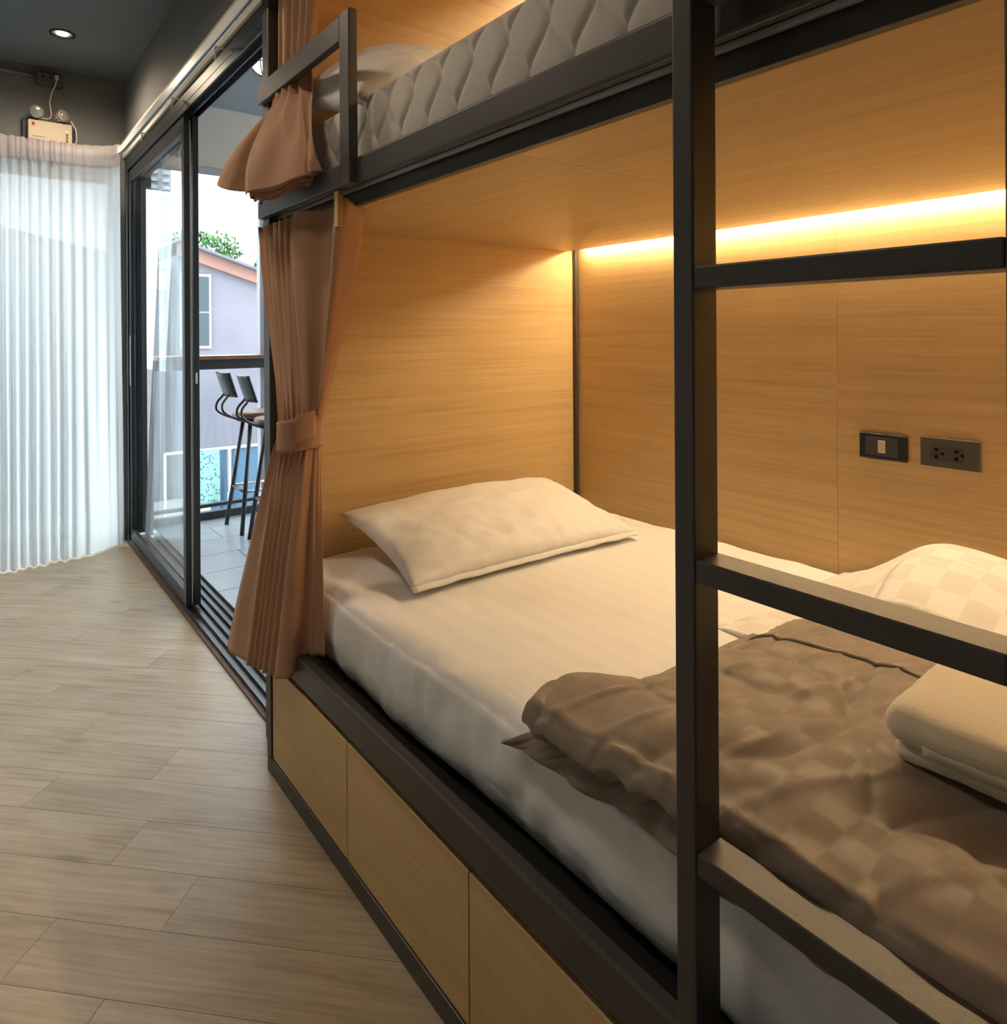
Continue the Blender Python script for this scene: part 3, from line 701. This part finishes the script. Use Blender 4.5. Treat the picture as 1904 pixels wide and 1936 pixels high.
# ------------------------------------------------------------------ sheer curtain and its rail
RP = [(.700, 1.98), (.700, 3.0), (.700, 3.9), (.700, 4.17), (.690, 4.29), (.655, 4.375), (.59, 4.43), (.50, 4.455), (.2, 4.47), (-.6, 4.47), (-1.45, 4.47)]
cr_ = thing('curtain_rail', (.70, 3.2, 2.27), 'white curtain rail bending round the corner above the sliding door', 'curtain rail')
def rail_bar(name, off, z0, z1, wd, mat):
    vs_, fs = [], []
    pts = [catmull(RP, i / 120) for i in range(121)]
    for i, p in enumerate(pts):
        q0, q1 = pts[max(i - 1, 0)], pts[min(i + 1, 120)]; t = Vector((q1[0] - q0[0], q1[1] - q0[1])).normalized(); nn = Vector((-t.y, t.x))
        for o_, z in ((-wd, z0), (wd, z0), (wd, z1), (-wd, z1)): vs_.append((p[0] + nn.x * (o_ + off), p[1] + nn.y * (o_ + off), z))
    for i in range(120):
        for k in range(4): fs.append((i * 4 + k, i * 4 + (k + 1) % 4, i * 4 + 4 + (k + 1) % 4, i * 4 + 4 + k))
    fs += [(3, 2, 1, 0), (480, 481, 482, 483)]
    return mesh(name, vs_, fs, mat, cr_)
rail_bar('rail_face', .0065, 2.272, 2.308, .0025, 'rail'); rail_bar('rail_face', -.0065, 2.272, 2.308, .0025, 'rail'); rail_bar('rail_slot', 0, 2.276, 2.306, .004, 'grey_duct')
for yb in (3.93, 3.27, 2.6):
    boxes('bracket', [(.70, .768, yb - .005, yb + .005, 2.308, 2.313), (.735, .740, yb - .005, yb + .005, 2.262, 2.308)], 'rail', cr_)
SP = [(.690, 4.265), (.668, 4.325), (.622, 4.375), (.55, 4.405), (.45, 4.42), (.2, 4.43), (-.2, 4.43), (-.6, 4.43), (-1.0, 4.43), (-1.4, 4.43)]
def resample(P, n):
    d = [catmull(P, i / 600) for i in range(601)]; acc = [0]
    for i in range(600): acc.append(acc[-1] + math.hypot(d[i + 1][0] - d[i][0], d[i + 1][1] - d[i][1]))
    out, j = [], 0
    for k in range(n):
        t = acc[-1] * k / (n - 1)
        while j < 600 and acc[j] < t: j += 1
        out.append(d[j])
    return out
SP = resample(SP, 40)
pl_ph = [random.uniform(0, 6.28) for _ in range(8)]
def sheer_pt(a, z, side=0):
    p = catmull(SP, a); q = catmull(SP, min(1, a + .004)); t = Vector((q[0] - p[0], q[1] - p[1])); t = t.normalized() if t.length > 1e-6 else Vector((-1, 0)); nn = Vector((-t.y, t.x))
    dn = (2.27 - z) / 2.27; s = a * 2.2
    fade = smooth01((a - .06) / .12) * .7 + .3
    amp = lerp(.012, .026, smooth01(dn * 1.3)) * fade
    off = amp * (math.sin(s * 125 + 2.6 * math.sin(s * 7 + pl_ph[0]) + dn * 1.2 * math.sin(s * 5 + pl_ph[1])) + .6 * math.sin(s * 47 + pl_ph[2] + 1.5 * dn) * dn) + .018 * dn * math.sin(s * 13 + pl_ph[3]) + .010 * nz(s * 9, z * .9, 2) * dn
    tang = .012 * nz(s * 8, z * .8, 7) * dn
    lift = smooth01((.13 - a) / .13) * dn
    off *= 1 - .55 * lift
    return Vector((p[0] + nn.x * off + t.x * tang + lift * .055, p[1] + nn.y * off + t.y * tang + .01 * dn + lift * .26, z))
shc = thing('sheer_curtain', (.2, 4.46, 0), 'white sheer floor length curtain covering the far window', 'curtain')
grid('cloth', lambda a, b: sheer_pt(a, lerp(2.212, .075, b)), 900, 60, 'sheer', shc)
def heading(a, b):
    z = lerp(2.322, 2.205, b); p = sheer_pt(a, z); fd = smooth01((a - .09) / .12); p.x += .005 * math.sin(a * 520) * fd; p.y += (.010 * math.sin(a * 520 + 1) + .006 * math.sin(a * 171)) * fd - .004; return p
grid('heading_tape', heading, 1400, 6, 'sheer_h', shc)
grid('bottom_hem', lambda a, b: sheer_pt(a, lerp(.076, .008, b)), 900, 6, 'sheer_d', shc)

# ------------------------------------------------------------------ emergency light, socket box, conduit, downlights
em = thing('emergency_light', (.385, 4.62, 2.32), 'cream twin head emergency light on the grey wall above the sheer curtain', 'emergency light')
box('back_plate', .255, .515, 4.640, 4.67, 2.30, 2.485, 'dark', em, .004)
box('battery_case', .280, .494, 4.585, 4.640, 2.325, 2.470, 'beigebox', em, .004)
for (x, az, el) in ((.318, -8, 12), (.452, 38, -14)):
    d = Matrix.Translation((x, 4.575, 2.512)) @ Matrix.Rotation(R(az), 4, 'Z') @ Matrix.Rotation(R(90 + el), 4, 'X')
    hd = lathe('lamp_head', [(.016, -.045), (.022, -.04), (.030, -.012), (.035, .0), (.035, .006)], 'beigebox', em, 24, d)
    lathe('lens', [(.032, .0065), (.033, .012), (.024, .018), (.002, .020)], 'lens', hd, 24, d)
    for k in range(9):
        an = 2 * math.pi * k / 9
        lathe('fin', [(.003, -.048), (.003, -.012)], 'beigebox', hd, 6, d @ Matrix.Translation((.026 * math.cos(an), .026 * math.sin(an), 0)))
    box('swivel', x - .012, x + .012, 4.59, 4.63, 2.468, 2.492, 'dark', em, .003)
lathe('red_emblem', [(.007, 0), (.007, .0012)], 'red', em, 16, Matrix.Translation((.305, 4.585, 2.449)) @ Matrix.Rotation(R(90), 4, 'X')); box('red_emblem', .297, .313, 4.5838, 4.585, 2.4365, 2.4395, 'red', em)
xw = .300
for wl in (.010, .007, .012, .016, .009): box('print_mark', xw, xw + wl, 4.5838, 4.585, 2.3755, 2.3795, 'ink', em); xw += wl + .002
for k in range(2): box('print_mark', .301 + k * .014, .307 + k * .014, 4.5838, 4.585, 2.360, 2.366, 'ink', em)
box('indicator_strip', .462, .474, 4.5832, 4.585, 2.352, 2.432, 'amber', em, .0005)
lathe('indicator_lamp', [(.005, 0), (.004, .003)], 'ledlamp', em, 12, Matrix.Translation((.468, 4.5832, 2.424)) @ Matrix.Rotation(R(90), 4, 'X'))
for zz in (2.405, 2.388, 2.370): lathe('indicator_button', [(.003, 0), (.003, .002)], 'dark', em, 8, Matrix.Translation((.468, 4.5832, zz)) @ Matrix.Rotation(R(90), 4, 'X'))
tube('side_cable', [(.488, 4.58, 2.49), (.512, 4.59, 2.45), (.520, 4.61, 2.40), (.512, 4.62, 2.35), (.496, 4.625, 2.335)], .0035, 'whitep', em, 8)
sb = thing('socket_box', (.385, 4.65, 2.70), 'brown grey socket box high on the far wall near the ceiling', 'socket')
box('back_box', .322, .452, 4.625, 4.67, 2.690, 2.760, 'greyplate', sb, .002); box('face_plate', .326, .448, 4.620, 4.626, 2.704, 2.757, 'greyplate', sb, .0015)
for x in (.355, .392): lathe('socket_hole', [(.007, 0), (.007, .001)], 'black', sb, 10, Matrix.Translation((x, 4.620, 2.731)) @ Matrix.Rotation(R(90), 4, 'X'))
pc = tube('power_cord', [catmull([(.420, 4.602, 2.724), (.414, 4.600, 2.690), (.398, 4.600, 2.645), (.386, 4.600, 2.590), (.390, 4.600, 2.540), (.393, 4.605, 2.512), (.380, 4.615, 2.493), (.345, 4.622, 2.494)], i / 40) for i in range(41)], .0034, 'whitep', em, 8)
box('plug', .412, .430, 4.598, 4.6195, 2.722, 2.748, 'whitep', pc, .003)
cd = tag(tube('conduit', [(-1.9, 4.655, 2.742), (.15, 4.655, 2.742), (.325, 4.655, 2.736)], .011, 'grey_duct', None, 12), 'grey conduit pipe running left along the far wall to the socket box', 'conduit')

def downlight(x, y, label, watt=DOWNLIGHT_W):
    t = thing('downlight', (x, y, ZC), label, 'downlight', 'recessed ceiling downlights')
    T = Matrix.Translation((x, y, ZC))
    lathe('trim_ring', [(.046, -.001), (.058, -.001), (.058, -.006), (.047, -.006)], 'black', t, 32, T, True, False)
    lathe('bulb', [(.001, -.0035), (.026, -.0045), (.026, -.002), (.001, -.002)], 'bulb', t, 24, T)
    ld = bpy.data.lights.new('downlight_beam', 'SPOT'); ld.energy = watt; ld.color = (1, .81, .60); ld.spot_size = R(165); ld.spot_blend = .8; ld.shadow_soft_size = .14
    lo = bpy.data.objects.new('beam', ld); link(lo, t); lo.location = (x, y, ZC - .02)
downlight(.398, 4.076, 'small glowing downlight in the dark ceiling before the far curtain')
downlight(-.10, 2.55, 'added fill downlight, out of view over the far part of the aisle', 36.0)  # added lamp, out of view: brightens the bunk front and upper mattress side
downlight(-.10, 1.25, 'added fill downlight, out of view over the near part of the aisle', 16.0)  # second added lamp, out of view: weaker fill for the near bunk front

# ------------------------------------------------------------------ balcony things
ct = thing('bar_counter', (2.0, 4.8, 0), 'red brown wooden bar counter on the balcony railing', 'counter')
box('counter_top', .97, 2.5, 4.72, 4.99, 1.088, 1.112, 'counter', ct, .002); box('counter_top', 2.25, 2.5, 2.4, 4.72, 1.088, 1.112, 'counter', ct, .002)
box('apron', .97, 2.5, 4.78, 4.85, 1.02, 1.088, 'alu', ct, .002); box('apron', 2.32, 2.39, 2.4, 4.78, 1.02, 1.088, 'alu', ct)
rg = thing('balcony_railing', (1.7, 4.86, 0), 'dark balcony railing with a glass infill under the counter', 'railing')
box('bottom_bar', .97, 2.5, 4.85, 4.90, -.005, .045, 'alu', rg, .002); box('middle_bar', .97, 2.5, 4.86, 4.89, .075, .098, 'alu', rg, .002)
box('infill_pane', .97, 2.5, 4.872, 4.878, .098, 1.02, 'glass', rg); box('end_post', .94, .97, 4.85, 4.90, -.006, 1.088, 'alu', rg); box('end_post', 2.5, 2.55, 4.85, 4.90, -.006, 1.088, 'alu', rg)

def make_stool():
    t = thing('bar_stool', (0, 0, 0), '', 'bar stool', 'bar stools on the balcony')
    lathe('seat', [(.002, .722), (.150, .722), (.160, .727), (.162, .745), (.158, .757), (.12, .760), (.002, .757)], 'seatwood', t, 36)
    lathe('seat_ring', [(.12, .700), (.135, .700), (.135, .722), (.12, .722)], 'stool', t, 24, None, True, False)
    ang = (45, 135, 225, 315)
    feet = []
    for a in ang:
        c, s = math.cos(R(a)), math.sin(R(a)); tube('leg', [(c * .10, s * .10, .712), (c * .225, s * .225, 0)], .0135, 'stool', t, 12)
        k = .26 / .712; feet.append((lerp(c * .225, c * .10, k), lerp(s * .225, s * .10, k), .26))
    for i in range(4): tube('foot_rest', [feet[i], feet[(i + 1) % 4]], .009, 'stool' if i % 2 else 'alu_light', t, 8)
    # backrest toward -x, on two bowed rods
    def bk(a, b):
        u = 2 * a - 1; z = lerp(.865, 1.02, b); return Vector((-.205 - .05 * (b) + .035 * u * u, .125 * u * (1 + .05 * b), z))
    grid('backrest', bk, 16, 8, 'stool', t, .010)
    for s in (-1, 1): tube('back_rod', [catmull([(-.02, .07 * s, .712), (-.14, .075 * s, .716), (-.235, .075 * s, .765), (-.245, .060 * s, .82), (-.205, .05 * s, .875), (-.205, .05 * s, .93)], i / 20) for i in range(21)], .0075, 'stool', t, 8)
    return t
def copy_tree(o, parent=None):
    c = o.copy(); COL.objects.link(c); c.parent = parent
    for ch in o.children: copy_tree(ch, c)
    return c
st1 = make_stool()
st2 = copy_tree(st1)
st1.location = (1.535, 4.50, -.006); st1['label'] = 'black steel bar stool with a round wooden seat, farther from the door'
st2.location = (1.53, 4.06, -.006); st2.rotation_euler = (0, 0, R(-6)); st2['label'] = 'black steel bar stool half hidden behind the bunk post, nearer the door'

bk = thing('bulkhead_lamp', (1.30, 3.74, 2.80), 'caged round bulkhead lamp lit on the balcony ceiling', 'lamp')
T = Matrix.Translation((1.315, 3.74, 2.80))
lathe('base', [(.085, 0), (.085, -.025), (.078, -.03)], 'stool', bk, 28, T); lathe('globe', [(.070, -.03), (.068, -.06), (.055, -.09), (.03, -.108), (.002, -.112)], 'globe', bk, 28, T)
for k in range(3):
    an = k * math.pi / 3; tube('cage_wire', [(1.315 + math.cos(an) * .082 * math.cos(b), 3.74 + math.sin(an) * .082 * math.cos(b), 2.77 - .092 * math.sin(b)) for b in [i * math.pi / 16 for i in range(17)]], .0035, 'stool', bk, 6)
tube('cage_ring', [(1.315 + .076 * math.cos(i * math.pi / 12), 3.74 + .076 * math.sin(i * math.pi / 12), 2.735) for i in range(24)], .0035, 'stool', bk, 6, True)

# ------------------------------------------------------------------ outside
struct(box('ground', -30, 300, 5.2, 320, -6.2, -6.0, 'conc'))
hs = thing('neighbour_house', (3.2, 9.2, -6.0), 'lavender plastered house with a terracotta eave and sloping roof across the balcony', 'house')
def slab(name, P, y0, y1, mat, parent):
    n = len(P); return mesh(name, [(x, y0, z) for x, z in P] + [(x, y1, z) for x, z in P], [tuple(range(n)), tuple(range(2 * n - 1, n - 1, -1))] + [(i, n + i, n + (i + 1) % n, (i + 1) % n) for i in range(n)], mat, parent)
slab('wall', [(2.08, -6.0), (6.0, -6.0), (6.0, 1.0), (2.08, 2.245)], 9.0, 13.0, 'house', hs)
slab('fascia', [(2.08, 2.23), (4.6, 1.43), (4.6, 1.57), (2.08, 2.39)], 8.90, 9.02, 'fascia', hs)
slab('roof', [(2.05, 2.392), (4.7, 1.535), (4.7, 1.565), (2.05, 2.427)], 8.78, 13.2, 'roofgrey', hs)
hw_ = box('window_frame', 2.1, 2.475, 8.965, 9.0, 1.085, 2.02, 'balc_ceil', hs)
box('pane', 2.13, 2.445, 8.955, 8.967, 1.55, 1.985, 'winglass', hw_); box('pane', 2.13, 2.445, 8.955, 8.967, 1.12, 1.53, 'winglass', hw_)
h2 = thing('neighbour_house', (1.0, 10.4, -6.0), 'lower grey lavender house seen through the fixed door glass', 'house')
slab('wall', [(.2, -6.0), (2.0, -6.0), (2.0, 1.86), (.2, 2.25)], 9.3, 12.5, 'house', h2)
slab('fascia', [(.1, 2.21), (1.99, 1.80), (1.99, 2.05), (.1, 2.46)], 9.2, 9.32, 'fascia', h2); slab('roof', [(.0, 2.47), (1.99, 2.05), (1.99, 2.10), (.0, 2.52)], 9.1, 12.6, 'roofgrey', h2)
ter = thing('neighbour_terrace', (2.2, 7.8, -6), 'grey concrete terrace below the neighbouring house', 'terrace')
box('terrace_slab', .2, 6, 5.9, 8.95, -1.0, -.75, 'conc', ter); box('terrace_base', .4, 5.8, 6.2, 8.9, -6.0, -1.0, 'conc', ter)
cl = thing('clothes_rack', (2.2, 7.0, -.75), 'pale clothes rail standing on the neighbouring terrace', 'clothes rack')
tube('rail', [(1.5, 7.0, .125), (3.3, 7.0, .125)], .014, 'rail', cl, 8)
for x in (1.5, 2.10, 3.3): tube('upright', [(x, 7.0, -.75), (x, 7.0, .125)], .012, 'rail', cl, 8)
def cloth(name, x0, x1, y, z0, z1, mat, label, cat, seed):
    def f(a, b): return Vector((lerp(x0, x1, a) + .03 * b * nz(a * 3, 0, seed), y + .02 * math.sin(a * 9 + seed) * b, lerp(z1, z0, b) + .02 * nz(a * 4, b, seed)))
    tag(grid(name, f, 20, 14, mat, None, .006), label, cat)
cloth('hanging_towel', 1.75, 1.995, 6.97, -.40, .13, 'mint', 'mint patterned towel hanging outside beyond the balcony glass', 'towel', 1.0)
cloth('hanging_sheet', 1.93, 2.08, 7.03, -.55, .12, 'blue', 'narrow blue cloth hanging beside the mint patterned towel', 'cloth', 2.0)
cloth('hanging_sheet', 2.13, 2.62, 7.02, -.60, .12, 'blue', 'wide blue cloth hanging outside behind the bar stool legs', 'cloth', 3.0)
bp = tag(box('blue_screen', .9, 1.42, 7.2, 7.24, -.74, .25, 'bluep', None, .004), 'bright blue plastic screen seen low through the fixed door glass', 'screen')
def foliage(name, c, rad, n, size, mat, parent):
    rnd = random.Random(int(c[0] * 100)); vs_, fs = [], []
    for _ in range(n):
        while True:
            d = Vector((rnd.uniform(-1, 1), rnd.uniform(-1, 1), rnd.uniform(-1, 1)))
            if d.length < 1 and nz(d.x * 2.4 + c[0], d.y * 2.4, d.z * 2.4) > -.12: break
        p = Vector(c) + Vector((d.x * rad[0], d.y * rad[1], d.z * rad[2])); e = Euler([rnd.uniform(0, 6.28) for _ in range(3)]).to_matrix(); b = len(vs_)
        for q in ((-1, 0, 0), (0, -.5, 0), (1, 0, 0), (0, .5, 0)): vs_.append(p + e @ Vector(q) * size * rnd.uniform(.6, 1.2))
        fs.append((b, b + 1, b + 2, b + 3))
    o = mesh(name, vs_, fs, mat, parent); o['kind'] = 'stuff'; return o
for (x, y, z, rx, rz, n, lab) in ((3.95, 15.0, 3.05, .85, .42, 900, 'green leafy tree rising behind the lavender house roof'), (5.6, 15.5, 2.72, .42, .32, 260, 'small green treetop behind the lower end of the roof')):
    t = thing('tree', (x, y, -6), lab, 'tree')
    tube('trunk', [(x, y, -6), (x + .1, y, 0), (x - .05, y, z - .1)], [.14, .10, .03], 'bark', t, 8)
    for k in range(5):
        a = k * 1.3; tube('branch', [(x, y, z - .6), (x + .4 * rx * math.cos(a), y + .2 * math.sin(a), z - .2), (x + .8 * rx * math.cos(a), y + .4 * math.sin(a), z + .25 * rz)], [.03, .02, .006], 'bark', t, 6)
    foliage('foliage', (x, y, z), (rx, .7, rz), n, .065, 'leaf', t)
pm = thing('palm_tree', (2.9, 14.9, -6), 'bluish palm tree rising over the roof behind the fixed door glass', 'tree')
tube('trunk', [(2.85, 14.9, -6), (2.88, 14.9, -2), (2.9, 14.9, 3.2)], [.13, .11, .09], 'bark', pm, 10)
for k in range(11):
    a = k * 2 * math.pi / 11 + .3; vs_, fs = [], []; ln = .85
    for i in range(14):
        t = i / 13; cx_, cz_ = ln * t, .55 * t - .75 * t * t; wd = .17 * math.sin(math.pi * min(1, t + .12)) + .01; b = len(vs_)
        for s in (-1, 1):
            base = Vector((cx_, 0, cz_)); tip = Vector((cx_ + .10, s * wd, cz_ - .07)); base2 = Vector((cx_ + .035, 0, cz_))
            q0 = len(vs_); vs_ += [base, base2, tip]; fs.append((q0, q0 + 1, q0 + 2))
    Rm = Matrix.Translation((2.9, 14.9, 3.2)) @ Matrix.Rotation(a, 4, 'Z')
    mesh('frond', [Rm @ v for v in vs_], fs, 'palm', pm)
tb = thing('tower_block', (50, 252, -6), 'distant white apartment tower with stacked balconies', 'building')
box('tower_core', 46.5, 56, 250, 262, -6, 92, 'tower', tb); box('recess', 47.6, 51.8, 249.8, 250.2, 30, 90, 'towerdk', tb); box('recess', 53.0, 55.4, 249.8, 250.2, 30, 90, 'towerdk', tb)
for k in range(24):
    z = 30 + k * 2.55
    for (xc, wd) in ((49.7, 2.3), (54.2, 1.3)):
        n = 8; P = [(xc - wd, 250)] + [(xc - wd * math.cos(math.pi * i / n), 250 - 2.2 * math.sin(math.pi * i / n)) for i in range(n + 1)] + [(xc + wd, 250)]
        m_ = len(P); mesh('balcony', [(x, y, z) for x, y in P] + [(x, y, z + 1.15) for x, y in P], [tuple(range(m_ - 1, -1, -1)), tuple(range(m_, 2 * m_))] + [(i, (i + 1) % m_, m_ + (i + 1) % m_, m_ + i) for i in range(m_)], 'tower', tb)
